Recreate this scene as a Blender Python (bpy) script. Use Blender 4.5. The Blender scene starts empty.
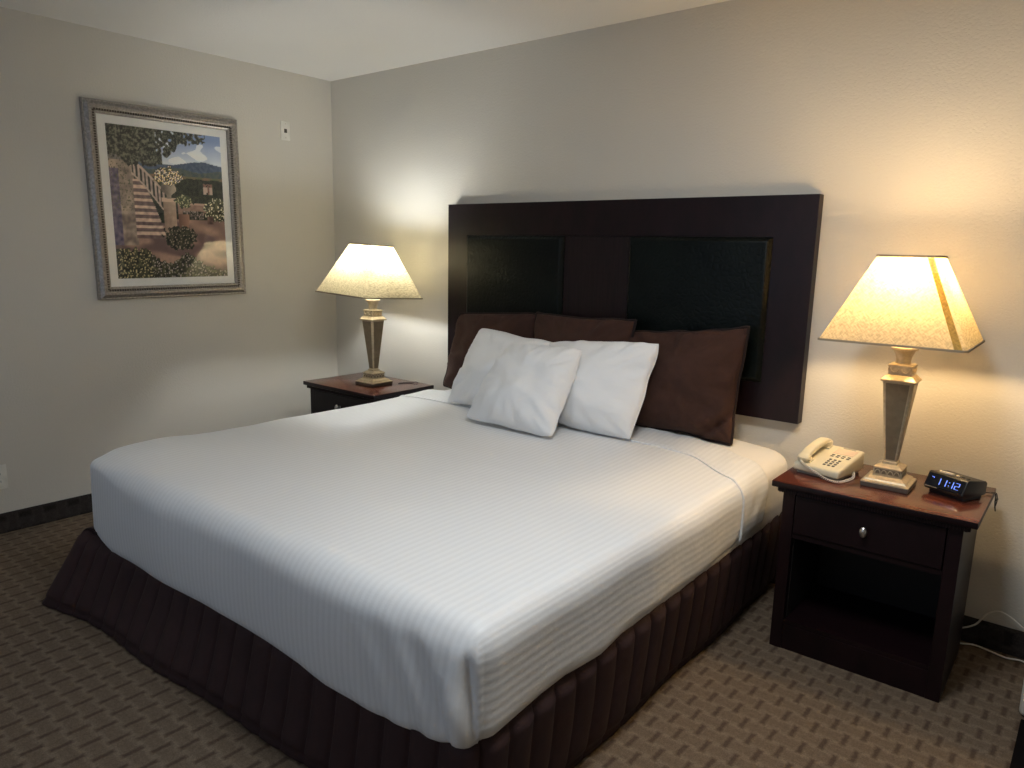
import bpy, bmesh, math, random
import numpy as np
from mathutils import Vector, Matrix, noise
random.seed(7)
SC = bpy.context.scene
C = bpy.context.collection
PI = math.pi

# ------------------------------------------------------------------ helpers
def sstep(a, b, x):
    t = min(1, max(0, (x - a) / (b - a))); return t * t * (3 - 2 * t)

def obj(name, bm, m, parent=None, smooth=False, angle=None):
    me = bpy.data.meshes.new(name)
    bmesh.ops.recalc_face_normals(bm, faces=bm.faces)
    bm.to_mesh(me); bm.free()
    o = bpy.data.objects.new(name, me); C.objects.link(o)
    if m: me.materials.append(m)
    if parent: o.parent = parent
    if smooth:
        for p in me.polygons: p.use_smooth = True
    if angle is not None:
        for p in me.polygons: p.use_smooth = True
        me.set_sharp_from_angle(angle=math.radians(angle))
    return o

def tag(o, label=None, cat=None, group=None, kind=None):
    if label: o['label'] = label
    if cat: o['category'] = cat
    if group: o['group'] = group
    if kind: o['kind'] = kind
    return o

def thing(name, label, cat, loc=(0, 0, 0), rz=0, group=None):
    o = bpy.data.objects.new(name, None); C.objects.link(o)
    o.empty_display_size = .05
    o.location = loc; o.rotation_euler = (0, 0, rz)
    return tag(o, label, cat, group)

def kids(o): return [c for c in bpy.data.objects if c.parent == o]

def copy_tree(o, parent=None):
    c = o.copy(); C.objects.link(c); c.parent = parent
    for ch in kids(o): copy_tree(ch, c)
    return c

def box(bm, x0, x1, y0, y1, z0, z1, bev=0, seg=2, M=None):
    r = bmesh.ops.create_cube(bm, size=1)
    vs = r['verts']
    for v in vs:
        v.co = Vector((x0 + (v.co.x + .5) * (x1 - x0), y0 + (v.co.y + .5) * (y1 - y0), z0 + (v.co.z + .5) * (z1 - z0)))
    if bev:
        es = list({e for v in vs for e in v.link_edges})
        r2 = bmesh.ops.bevel(bm, geom=es, offset=bev, segments=seg, profile=.5, affect='EDGES')
        vs = list({v for f in r2['faces'] for v in f.verts} | {v for v in vs if v.is_valid})
    if M:
        for v in vs: v.co = M @ v.co
    return vs

def B(*a, **k):
    bm = bmesh.new(); box(bm, *a, **k); return bm

def loft(bm, rings, cap0=True, cap1=True, close=True):
    R = [[bm.verts.new(p) for p in r] for r in rings]
    n = len(R[0])
    for a, b in zip(R, R[1:]):
        for i in range(n if close else n - 1):
            j = (i + 1) % n
            bm.faces.new((a[i], a[j], b[j], b[i]))
    if cap0: bm.faces.new(R[0][::-1])
    if cap1: bm.faces.new(R[-1])
    return R

def sq(h, z, ch=0, hy=None):
    """square ring, half size h, optional chamfer ch"""
    hy = hy or h
    if ch <= 0: return [(-h, -hy, z), (h, -hy, z), (h, hy, z), (-h, hy, z)]
    return [(-h + ch, -hy, z), (h - ch, -hy, z), (h, -hy + ch, z), (h, hy - ch, z), (h - ch, hy, z), (-h + ch, hy, z), (-h, hy - ch, z), (-h, -hy + ch, z)]

def circ(r, z, n=24, cx=0, cy=0):
    return [(cx + r * math.cos(2 * PI * i / n), cy + r * math.sin(2 * PI * i / n), z) for i in range(n)]

def tube(bm, pts, r, n=8, caps=True):
    pts = [Vector(p) for p in pts]; rings = []
    up = Vector((0, 0, 1)); prev = None
    for i, p in enumerate(pts):
        t = (pts[min(i + 1, len(pts) - 1)] - pts[max(i - 1, 0)]).normalized()
        if prev is None:
            s = t.cross(up)
            if s.length < 1e-3: s = t.cross(Vector((1, 0, 0)))
        else:
            s = prev - t * prev.dot(t)
        s.normalize(); prev = s; u = s.cross(t)
        rr = r[i] if isinstance(r, (list, tuple)) else r
        rings.append([p + (s * math.cos(2 * PI * k / n) + u * math.sin(2 * PI * k / n)) * rr for k in range(n)])
    loft(bm, rings, caps, caps)

def smooth_path(P, n=8):
    P = [Vector(p) for p in P]; out = []
    Q = [P[0]] + P + [P[-1]]
    for i in range(1, len(Q) - 2):
        a, b, c, d = Q[i - 1:i + 3]
        for k in range(n):
            t = k / n
            out.append(.5 * ((2 * b) + (c - a) * t + (2 * a - 5 * b + 4 * c - d) * t * t + (3 * b - a - 3 * c + d) * t ** 3))
    out.append(P[-1]); return out

# ------------------------------------------------------------------ materials
class NT:
    def __init__(s, name):
        s.m = bpy.data.materials.new(name); s.m.use_nodes = True
        s.t = s.m.node_tree; s.b = s.t.nodes['Principled BSDF']; s.out = s.t.nodes['Material Output']
    def n(s, typ, **k):
        x = s.t.nodes.new(typ)
        for a, b in k.items(): setattr(x, a, b)
        return x
    def l(s, a, b): s.t.links.new(a, b)
    def math(s, op, a, b=None, c=None):
        x = s.n('ShaderNodeMath', operation=op)
        for i, v in enumerate((a, b, c)):
            if v is None: continue
            if isinstance(v, (int, float)): x.inputs[i].default_value = v
            else: s.l(v, x.inputs[i])
        return x.outputs[0]
    def mix(s, f, a, b):
        x = s.n('ShaderNodeMix', data_type='RGBA')
        for i, v in ((0, f), (6, a), (7, b)):
            if isinstance(v, (int, float)): x.inputs[i].default_value = v
            elif isinstance(v, tuple): x.inputs[i].default_value = (*v, 1)
            else: s.l(v, x.inputs[i])
        return x.outputs[2]
    def coord(s, kind='Object', scale=None):
        c = s.n('ShaderNodeTexCoord').outputs[kind]
        if scale:
            m = s.n('ShaderNodeMapping'); m.inputs['Scale'].default_value = scale; s.l(c, m.inputs[0]); c = m.outputs[0]
        return c
    def noise(s, co, scale, detail=3, rough=.5):
        x = s.n('ShaderNodeTexNoise'); x.inputs['Scale'].default_value = scale
        x.inputs['Detail'].default_value = detail; x.inputs['Roughness'].default_value = rough
        s.l(co, x.inputs[0]); return x.outputs[0]
    def ramp(s, f, stops):
        x = s.n('ShaderNodeValToRGB'); s.l(f, x.inputs[0]); e = x.color_ramp.elements
        while len(e) < len(stops): e.new(.5)
        for i, (p, c) in enumerate(stops): e[i].position = p; e[i].color = (*c, 1)
        return x.outputs[0]
    def bump(s, h, dist, strength=1):
        x = s.n('ShaderNodeBump'); x.inputs['Distance'].default_value = dist; x.inputs['Strength'].default_value = strength
        s.l(h, x.inputs['Height']); s.l(x.outputs[0], s.b.inputs['Normal']); return x
    def set(s, **k):
        for a, v in k.items():
            i = s.b.inputs[a.replace('_', ' ')]
            if isinstance(v, tuple) and len(v) == 3: v = (*v, 1)
            if hasattr(v, 'is_linked'): s.l(v, i)
            else: i.default_value = v
        return s

def simple(name, col, rough=.5, metal=0, var=.06, scale=30, bump=0, bscale=200, coat=0, spec=.5):
    m = NT(name); co = m.coord()
    n = m.noise(co, scale)
    lo = tuple(c * (1 - var) for c in col); hi = tuple(min(1, c * (1 + var)) for c in col)
    m.set(Base_Color=m.ramp(n, [(.3, lo), (.7, hi)]), Roughness=rough, Metallic=metal)
    m.b.inputs['Coat Weight'].default_value = coat
    m.b.inputs['Specular IOR Level'].default_value = spec
    if bump: m.bump(m.noise(co, bscale, 4), bump)
    return m.m

def wall_mat(name, col):
    m = NT(name); co = m.coord()
    n = m.noise(co, 1.2, 2)
    m.set(Base_Color=m.ramp(n, [(.3, tuple(c * .97 for c in col)), (.7, col)]), Roughness=.62)
    m.b.inputs['Specular IOR Level'].default_value = .35
    a = m.noise(co, 110, 3, .55)
    b = m.noise(co, 240, 2)
    h = m.math('ADD', m.math('MULTIPLY', m.math('SMOOTH_MIN', a, .56, .1), 1.0), m.math('MULTIPLY', b, .25))
    m.bump(h, .0028, .8)
    return m.m

def wood_mat(name, dark, light, rough=.3, scale=(3, 30, 30), coat=.3, grain=.5):
    m = NT(name); m.b.inputs['Specular IOR Level'].default_value = .25; co = m.coord('Object', scale)
    w = m.noise(co, 4, 6, .65)
    m.set(Base_Color=m.ramp(w, [(.35, dark), (.68, light)]), Roughness=rough)
    m.b.inputs['Coat Weight'].default_value = coat
    m.b.inputs['Coat Roughness'].default_value = .18
    m.bump(w, .0004, grain)
    return m.m

def basket(m, co, px, py):
    """interlocking basket weave: returns (bar mask, block mask)"""
    sep = m.n('ShaderNodeSeparateXYZ'); m.l(co, sep.inputs[0])
    x, y = sep.outputs[0], sep.outputs[1]
    def cell(ox, oy):
        fx = m.math('ABSOLUTE', m.math('SUBTRACT', m.math('FRACT', m.math('ADD', m.math('DIVIDE', x, px), ox)), .5))
        fy = m.math('ABSOLUTE', m.math('SUBTRACT', m.math('FRACT', m.math('ADD', m.math('DIVIDE', y, py), oy)), .5))
        return fx, fy
    def rect(f, w, h):
        a = m.math('MULTIPLY', m.math('SUBTRACT', w, f[0]), 10); b = m.math('MULTIPLY', m.math('SUBTRACT', h, f[1]), 10)
        r = m.math('MINIMUM', a, b); r = m.math('ADD', r, .5)
        x_ = m.n('ShaderNodeClamp'); m.l(r, x_.inputs[0]); return x_.outputs[0]
    c1, c2 = cell(0, 0), cell(.5, .5)
    bars = m.math('MAXIMUM', rect(c1, .095, .25), rect(c2, .095, .25))
    d1, d2 = cell(.5, 0), cell(0, .5)
    blocks = m.math('MAXIMUM', rect(d1, .37, .165), rect(d2, .37, .165))
    return bars, blocks

def carpet_mat(name, base, mid, dark, px=.087, py=.122, swz=False):
    m = NT(name); co = m.coord()
    if swz:
        mp = m.n('ShaderNodeMapping'); mp.inputs['Rotation'].default_value = swz; m.l(co, mp.inputs[0]); pc = mp.outputs[0]
    else: pc = co
    nz = m.n('ShaderNodeTexNoise'); nz.inputs['Scale'].default_value = 60; m.l(pc, nz.inputs[0])
    va = m.n('ShaderNodeVectorMath', operation='MULTIPLY_ADD'); m.l(nz.outputs[1], va.inputs[0]); va.inputs[1].default_value = (.009, .009, .009); m.l(pc, va.inputs[2])
    bars, blocks = basket(m, va.outputs[0], px, py)
    n1 = m.noise(pc, 240, 3, .7); n2 = m.noise(pc, 70, 4, .7)
    c = m.mix(m.math('MULTIPLY', blocks, .65), base, mid)
    c = m.mix(m.math('MULTIPLY', bars, .85), c, dark)
    k = m.math('ADD', m.math('MULTIPLY', n1, 1.3), m.math('ADD', m.math('MULTIPLY', n2, .9), -.10))
    vm = m.n('ShaderNodeVectorMath', operation='SCALE'); m.l(c, vm.inputs[0]); m.l(k, vm.inputs['Scale'])
    m.set(Base_Color=vm.outputs[0], Roughness=.95)
    m.b.inputs['Specular IOR Level'].default_value = .1
    h = m.math('ADD', m.math('MULTIPLY', n1, .6), m.math('SUBTRACT', .6, m.math('MULTIPLY', bars, .6)))
    m.bump(h, .004, .6)
    return m.m

def sheet_mat(name, stripes=True, col=(.83, .835, .84), per=.024):
    m = NT(name); co = m.coord()
    if stripes:
        sep = m.n('ShaderNodeSeparateXYZ'); m.l(m.coord('UV'), sep.inputs[0])
        w = m.math('SINE', m.math('MULTIPLY', sep.outputs[0], 2 * PI / per))
        s = m.math('ADD', m.math('MULTIPLY', w, .5), .5)
        r = m.ramp(s, [(.3, tuple(c * .945 for c in col)), (.7, col)])  # satin sheen between stripes put into the base colour as a slight tone step
        m.set(Base_Color=r, Roughness=m.math('ADD', m.math('MULTIPLY', s, -.14), .60))
        m.bump(m.math('ADD', m.math('MULTIPLY', s, .25), m.math('MULTIPLY', m.noise(co, 22, 4), .8)), .0022, .6)
    else:
        m.set(Base_Color=col, Roughness=.7)
        m.bump(m.noise(co, 28, 5, .6), .004, .5)
    m.b.inputs['Sheen Weight'].default_value = .15
    return m.m

M = {}
M['wall'] = wall_mat('beige_paint', (.66, .625, .555))
M['ceil'] = wall_mat('ceiling_paint', (.85, .83, .79))
M['carpet'] = carpet_mat('woven_carpet', (.168, .128, .091), (.115, .084, .059), (.066, .043, .031))
M['base_l'] = carpet_mat('carpet_base_left', (.050, .042, .038), (.036, .030, .027), (.020, .016, .015), .16, .11, (0, PI / 2, 0))
M['base_b'] = carpet_mat('carpet_base_back', (.050, .042, .038), (.036, .030, .027), (.020, .016, .015), .16, .11, (PI / 2, 0, 0))
M['mahog'] = wood_mat('dark_mahogany', (.0055, .002, .0027), (.012, .004, .0055), .42, (3, 20, 1.2), .05)
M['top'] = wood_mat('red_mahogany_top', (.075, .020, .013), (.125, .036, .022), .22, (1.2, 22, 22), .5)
M['wood_in'] = wood_mat('dark_centre_veneer', (.007, .0035, .004), (.017, .008, .0085), .42, (26, 20, .9), .1)
M['leather'] = None
M['sheet'] = sheet_mat('white_stripe_satin')
M['fitted'] = sheet_mat('plain_white_cotton', False, (.82, .80, .77))
M['pillow'] = sheet_mat('white_pillow_cotton', False, (.87, .87, .87))

def fabric(name, col, scale=900, rough=.85, bump=.0012, sheen=.2):
    m = NT(name); co = m.coord()
    n = m.noise(co, scale, 2); b = m.noise(co, 18, 4, .6)
    m.set(Base_Color=m.ramp(m.math('ADD', m.math('MULTIPLY', n, .5), m.math('MULTIPLY', b, .5)), [(.35, tuple(c * .75 for c in col)), (.65, tuple(c * 1.15 for c in col))]), Roughness=rough)
    m.b.inputs['Sheen Weight'].default_value = sheen
    m.bump(m.math('ADD', b, m.math('MULTIPLY', n, .2)), bump * 3, .6)
    return m.m
M['brown'] = fabric('chocolate_linen', (.046, .016, .009), 700, .9, .0016, 0)
M['piping'] = fabric('dark_piping', (.012, .004, .003), 900, .9, .0008, 0)
M['skirt'] = fabric('quilted_brown', (.034, .012, .012), 600, .8, .0008, 0)

def leather():
    m = NT('croc_leather'); co = m.coord()
    v = m.n('ShaderNodeTexVoronoi', feature='DISTANCE_TO_EDGE'); v.inputs['Scale'].default_value = 42; m.l(co, v.inputs['Vector'])
    h = m.math('SMOOTH_MIN', v.outputs[0], .25, .1)
    m.set(Base_Color=m.ramp(m.noise(co, 6), [(.3, (.0025, .004, .0035)), (.7, (.0045, .0068, .0058))]), Roughness=.36)
    m.bump(h, .0036, .9); m.b.inputs['Specular IOR Level'].default_value = .16
    return m.m
M['leather'] = leather()
M['champ'] = simple('champagne_metal', (.56, .46, .31), .42, .45, .15, 60, .0006, 160)
M['bronze'] = simple('dark_bronze', (.25, .195, .125), .38, .55, .15, 30)
M['dusk'] = simple('base_edge_metal', (.15, .12, .09), .4, .7)
M['black'] = simple('black_plastic', (.012, .012, .013), .38)
M['screen'] = simple('display_glass', (.003, .003, .006), .08, coat=.5)
M['greybtn'] = simple('pale_button', (.55, .50, .43), .45)
M['phone'] = simple('cream_plastic', (.66, .60, .44), .40, var=.03)
M['phonekey'] = simple('grey_keys', (.16, .15, .13), .5)
M['phonelabel'] = simple('phone_label', (.66, .52, .40), .6)
M['phonestrip'] = simple('phone_strip', (.38, .36, .30), .5)
M['nickel'] = simple('brushed_nickel', (.62, .60, .57), .28, .95)
M['plate'] = simple('ivory_plate', (.78, .76, .69), .4)
M['dark'] = simple('dark_slot', (.05, .045, .035), .5)
M['cord'] = simple('white_cord', (.78, .74, .66), .5)
M['rubber'] = simple('mat_pile', (.006, .005, .005), .95, spec=.05)
M['blackcord'] = simple('black_cord', (.012, .012, .012), .5)
M['pewter'] = simple('pewter_frame', (.33, .30, .27), .40, .5, .25, 90, .0008, 120)
M['pewterdk'] = simple('pewter_dark', (.10, .085, .07), .45, .6)
M['mat'] = simple('cream_mat', (.93, .91, .86), .8, var=.02)
M['bin'] = simple('cream_bin', (.60, .56, .48), .5)
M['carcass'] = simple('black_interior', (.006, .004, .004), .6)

def emit(name, col, s):
    m = NT(name); m.set(Base_Color=(.02, .02, .02), Emission_Color=col); m.b.inputs['Emission Strength'].default_value = s
    return m.m
M['led'] = emit('blue_led', (.16, .28, 1.0), 1.1)

def shade_mat(name, col, trans):
    m = NT(name); m.t.nodes.remove(m.b)
    co = m.coord()
    def streak(sc):
        m0 = m.n('ShaderNodeMapping'); m0.inputs['Rotation'].default_value = sc[0]; m.l(co, m0.inputs[0])
        mp = m.n('ShaderNodeMapping'); mp.inputs['Scale'].default_value = sc[1]
        m.l(m0.outputs[0], mp.inputs[0]); return m.noise(mp.outputs[0], 60, 2)
    a = streak(((0, .75, 0), (1, 1, 7))); b = streak(((0, -.75, 0), (1, 1, 7)))
    h = m.math('ADD', m.math('MULTIPLY', a, .5), m.math('MULTIPLY', b, .5))
    r = m.ramp(h, [(.40, tuple(c * .50 for c in trans)), (.58, trans)])
    r2 = m.ramp(h, [(.40, tuple(c * .72 for c in col)), (.58, col)])
    d = m.n('ShaderNodeBsdfDiffuse'); m.l(r2, d.inputs[0])
    t = m.n('ShaderNodeBsdfTranslucent'); m.l(r, t.inputs[0])
    x = m.n('ShaderNodeMixShader'); x.inputs[0].default_value = .45
    m.l(d.outputs[0], x.inputs[1]); m.l(t.outputs[0], x.inputs[2]); m.l(x.outputs[0], m.out.inputs[0])
    return m.m
M['shade'] = shade_mat('linen_shade', (.64, .56, .41), (.58, .47, .26))
M['trim'] = simple('shade_trim', (.30, .25, .17), .8)
M['seam'] = shade_mat('shade_seam', (.66, .48, .16), (.70, .46, .08))

# ------------------------------------------------------------------ camera
cam = bpy.data.cameras.new('camera'); co = bpy.data.objects.new('camera', cam); C.objects.link(co)
f, yaw, pit, rol = 734.783, math.radians(39.382), math.radians(-10.911), math.radians(1.221)
fwd = Vector((-math.sin(yaw) * math.cos(pit), math.cos(yaw) * math.cos(pit), math.sin(pit)))
rt = Vector((math.cos(yaw), math.sin(yaw), 0)); up = rt.cross(fwd)
r2 = rt * math.cos(rol) + up * math.sin(rol); u2 = -rt * math.sin(rol) + up * math.cos(rol)
mw = Matrix((r2, u2, -fwd)).transposed().to_4x4(); mw.translation = Vector((4.06, -3.084, 1.42))
co.matrix_world = mw
cam.sensor_width = 36; cam.lens = f * 36 / 1024
cam.shift_x = (512 - 509.767) / 1024; cam.shift_y = (390.038 - 384) / 1024
cam.clip_start = .05
SC.camera = co

# ------------------------------------------------------------------ room shell
H, XR, YF = 2.44, 5.6, -4.9
def st(name, bm, m, parent=None):
    o = obj(name, bm, m, parent)
    if not parent: o['kind'] = 'structure'
    return o
st('floor', B(-.1, XR + .1, YF - .1, .1, -.1, 0), M['carpet'])
st('ceiling', B(-.1, XR + .1, YF - .1, .1, H, H + .1), M['ceil'])
st('wall_left', B(-.1, 0, YF, 0, 0, H), M['wall'])
st('wall_back', B(-.1, XR + .1, 0, .1, 0, H), M['wall'])
st('wall_right', B(XR, XR + .1, YF, 0, 0, H), M['wall'])
# front wall behind the camera, with a window opening
WX0, WX1, WZ0, WZ1 = 1.0, 3.2, .85, 2.15
bm = bmesh.new()
box(bm, -.1, WX0, YF - .1, YF, 0, H); box(bm, WX1, XR + .1, YF - .1, YF, 0, H)
box(bm, WX0, WX1, YF - .1, YF, 0, WZ0); box(bm, WX0, WX1, YF - .1, YF, WZ1, H)
st('wall_front', bm, M['wall'])
bm = bmesh.new()
for a in ((WX0, WX0 + .05, WZ0, WZ1), (WX1 - .05, WX1, WZ0, WZ1), (WX0, WX1, WZ0, WZ0 + .05), (WX0, WX1, WZ1 - .05, WZ1), ((WX0 + WX1) / 2 - .025, (WX0 + WX1) / 2 + .025, WZ0, WZ1)):
    box(bm, a[0], a[1], YF - .07, YF - .01, a[2], a[3])
st('window_1', bm, M['plate'])
st('baseboard_left', B(0, .014, YF, 0, 0, .1, bev=.004), M['base_l'])
st('baseboard_back', B(.014, XR, -.014, 0, 0, .1, bev=.004), M['base_b'])

# ------------------------------------------------------------------ bed
bed = thing('bed', 'wide king bed with white mattress against the back wall, between the two nightstands', 'bed', (0, 0, 0))
X0, X1, YH, YE = 1.090, 3.105, -.035, -2.012
obj('box_spring', B(X0 + .03, X1 - .06, YE + .06, YH - .01, .10, .325, bev=.03), M['skirt'], bed, angle=30)
for lx in (X0 + .12, X1 - .16):
    for ly in (YE + .16, YH - .12):
        bm = bmesh.new(); loft(bm, [circ(.022, 0, 16, lx, ly), circ(.03, .10, 16, lx, ly)]); obj('leg', bm, M['black'], bed, angle=40)

def rounded_drape(x0, x1, y0, y1, z0, z1, R, res, bottom, faces, disp=None, back=False, ymap=None, ncut=None):
    """rounded box shell: top plus listed sides. R radii; bottom(x,y)->z of the lower edge"""
    bm = bmesh.new(); uvl = bm.loops.layers.uv.new('uv'); cache = {}
    nx = round((x1 - x0) / res); ny = ncut or round((y1 - y0) / res); nz = 16
    U = {}
    def V(i, j, k, face):
        # k = 0 top, nz bottom
        key = (i, j, k)
        if key in cache: return cache[key]
        x = x0 + (x1 - x0) * i / nx; y = ymap(x, j / ny) if ymap else y0 + (y1 - y0) * j / ny
        zb = bottom(x, y); z = z1 - (z1 - zb) * k / nz
        p = Vector((x, y, z))
        lk = (.40 + .60 * sstep(x0, x0 + .45, x)) if len(R) > 3 else 1; Ry, Rz = R[1] * lk, R[2] * lk
        rx = R[0] if x > (x0 + x1) / 2 else R[3] if len(R) > 3 else R[0]
        q = Vector((min(max(x, x0 + rx), x1 - R[0]), max(y, y0 + Ry) if not back else min(max(y, y0 + Ry), y1 - Ry), min(z, z1 - Rz)))
        d = Vector(((p.x - q.x) / rx, (p.y - q.y) / Ry, (p.z - q.z) / Rz))
        if d.length > 1: d.normalize()
        n = Vector((d.x / rx, d.y / Ry, d.z / Rz))
        if n.length < 1e-6: n = Vector((0, 0, 1))
        n.normalize()
        P = Vector((q.x + d.x * rx, q.y + d.y * Ry, q.z + d.z * Rz))
        # tuck under at the lower edge
        h = z - zb
        t = max(0, 1 - h / .035); hn = Vector((n.x, n.y, 0))
        if k > 0 and hn.length > .1: P -= hn.normalized() * .028 * t * t
        if disp: P = disp(P, n, p, h)
        v = bm.verts.new(P); cache[key] = v
        if k > 0 and (i == 0 or i == nx): u = (x0 - (z1 - z)) if i == 0 else (x1 + (z1 - z))
        else: u = x
        U[v] = (u, y if not (k > 0 and j == 0) else y0 - (z1 - z), i, j, k, z)
        return v
    def quad(a, b, c, d, mode):
        try: f = bm.faces.new((a, b, c, d))
        except ValueError: return
        for l in f.loops:
            u, w, i, j, k, z = U[l.vert]
            if mode == 'foot': u = x0 + (x1 - x0) * i / nx
            l[uvl].uv = (u, w)
    for i in range(nx):
        for j in range(ny): quad(V(i, j, 0, 't'), V(i + 1, j, 0, 't'), V(i + 1, j + 1, 0, 't'), V(i, j + 1, 0, 't'), 'top')
    for k in range(nz):
        for i in range(nx):
            if 'f' in faces: quad(V(i, 0, k, 'f'), V(i, 0, k + 1, 'f'), V(i + 1, 0, k + 1, 'f'), V(i + 1, 0, k, 'f'), 'foot')
            if back: quad(V(i, ny, k, 'f'), V(i, ny, k + 1, 'f'), V(i + 1, ny, k + 1, 'f'), V(i + 1, ny, k, 'f'), 'foot')
        for j in range(ny):
            quad(V(0, j, k, 'l'), V(0, j + 1, k, 'l'), V(0, j + 1, k + 1, 'l'), V(0, j, k + 1, 'l'), 'side')
            quad(V(nx, j, k, 'r'), V(nx, j + 1, k, 'r'), V(nx, j + 1, k + 1, 'r'), V(nx, j, k + 1, 'r'), 'side')
    return bm

def mdisp(P, n, p, h):
    P.z += ((.020 * sstep(-.9, -.30, P.y) + .030 * sstep(-.45, -.08, P.y)) * math.sin(PI * min(1, max(0, (P.x - X0) / (X1 - X0)))) ** .45 - .012 * sstep(-.5, -1.0, P.y)) * (n.z > .05)
    return P + n * (.003 * noise.noise(Vector((P.x * 5, P.y * 5, P.z * 5))))
bm = rounded_drape(X0 + .012, X1 - .008, YE + .02, YH, .33, .600, (.085, .06, .06), .03, lambda x, y: .325, 'f', mdisp, back=True)
mt = obj('mattress', bm, M['fitted'], bed, smooth=True)
mt['label'] = 'mattress in a plain white fitted sheet'
md = mt.modifiers.new('s', 'SOLIDIFY'); md.thickness = .006

# lower edge of the top sheet
FX = [1.06, 1.15, 1.21, 1.56, 1.98, 2.45, 2.57, 2.77, 2.94, 3.04, 3.11]
FZ = [.295, .265, .243, .245, .262, .262, .248, .252, .278, .305, .318]
SY = [-2.02, -1.9, -1.67, -1.5, -1.3, -.9, -.27, 0]
SZ = [.316, .322, .336, .322, .345, .348, .382, .385]
def low(x, y):
    a = float(np.interp(x, FX, FZ)); b = float(np.interp(y, SY, SZ))
    if x > X1 - .02: return b
    if x < X0 + .02: return a if y < YE + .02 else .30
    return a
def foldline(x): return -.418 - .165 * sstep(2.80, 3.10, x)
cuff_off = 0
def sdisp(P, n, p, h):
    d = 0
    if n.z > .05:
        sx = math.sin(PI * min(1, max(0, (P.x - X0) / (X1 - X0)))) ** .45
        P.z += (.020 * sstep(-.9, -.30, P.y) + .030 * sstep(-.45, -.08, P.y)) * sx * sstep(0, .3, n.z)
        lf = 1 - sstep(X0 + .05, X0 + .55, P.x)
        P.z += lf * (.018 * math.exp(-((P.y + 1.76) / .17) ** 2) + .008 - .020 * sstep(-1.90, -2.0, P.y))
    d += .007 * noise.noise(Vector((P.x * 2.2 + 3, P.y * 1.6, P.z * 2)))
    d += .0022 * noise.noise(Vector((P.x * 5 + P.y * 4, P.y * 7 - P.x * 3, 9)))
    # plumped up towards the centre of the mattress
    if n.z > .7:
        d += .010 * math.sin(PI * min(1, max(0, (P.x - X0) / (X1 - X0)))) * sstep(YE, YE + .4, P.y)
    # wavy side
    side = 1 - min(1, n.z)
    d += side * .007 * noise.noise(Vector((P.x * 4, P.y * 4, P.z * 2 + 7)))
    # foot face: bulges out in the middle of its height, hollows below the top edge
    if n.y < -.5:
        d += .010 * math.sin(PI * min(1, max(0, (P.z - .27) / .30))) * sstep(X0, X0 + .3, P.x)
        # fan of soft folds running to the right foot corner
        w = sstep(2.60, 3.0, P.x) * (1 - sstep(3.07, 3.10, P.x))
        d += w * .006 * math.sin((P.x * 46 + P.z * 30)) * sstep(.58, .45, P.z)
    # pleat at the right foot corner
    if P.x > X1 - .14 and P.y < YE + .12:
        c = (X1 - .035) + (.56 - P.z) * .05
        if n.y < -.2:
            g = math.exp(-((P.x - c) / .009) ** 2)
            d -= .018 * g * sstep(.57, .50, P.z)
            g2 = math.exp(-((P.x - c + .034) / .018) ** 2)
            d += .013 * g2 * sstep(.57, .48, P.z)
    # folded band with a stitched line at the head end
    fy = foldline(P.x)
    t = p.y - fy
    if cuff_off:
        d += cuff_off
        d -= .0045 * math.exp(-((t - .026) / .005) ** 2)
        d += .003 * math.exp(-((t - .008) / .010) ** 2)
    if t > .02 and not (cuff_off and False): d += .0045 * noise.noise(Vector((P.x * 16, P.y * 9, P.z * 14)))
    return P + n * d
bm = rounded_drape(X0 - .010, X1, YE, -.22, .3, .600, (.060, .075, .075, .025), .0105, low, 'f', sdisp)
# pull the head hem towards the foot on the right-hand edge
def pull_hem(bm):
  for v in bm.verts:
    e = sstep(2.75, 3.12, v.co.x) + sstep(.58, .35, v.co.z) * .35
    k = sstep(-.60, -.22, v.co.y)
    v.co.y -= .12 * e * k
pull_hem(bm)
sheet = obj('bed_sheet', bm, M['sheet'], smooth=True)
tag(sheet, 'white satin striped top sheet tucked over the king mattress', 'bed sheet')
md = sheet.modifiers.new('s', 'SOLIDIFY'); md.thickness = .003; md.offset = 1

cuff_off = .006
bm = rounded_drape(X0 - .010, X1, YE, -.22, .3, .600, (.060, .075, .075, .025), .0105, lambda x, y: low(x, y) - .004, '', sdisp,
                   ymap=lambda x, t: foldline(x) + (-.2195 - foldline(x)) * t, ncut=40)
cuff_off = 0
pull_hem(bm)
cf = obj('folded_cuff', bm, M['sheet'], sheet, smooth=True)
md = cf.modifiers.new('s', 'SOLIDIFY'); md.thickness = .0055; md.offset = -1

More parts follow.
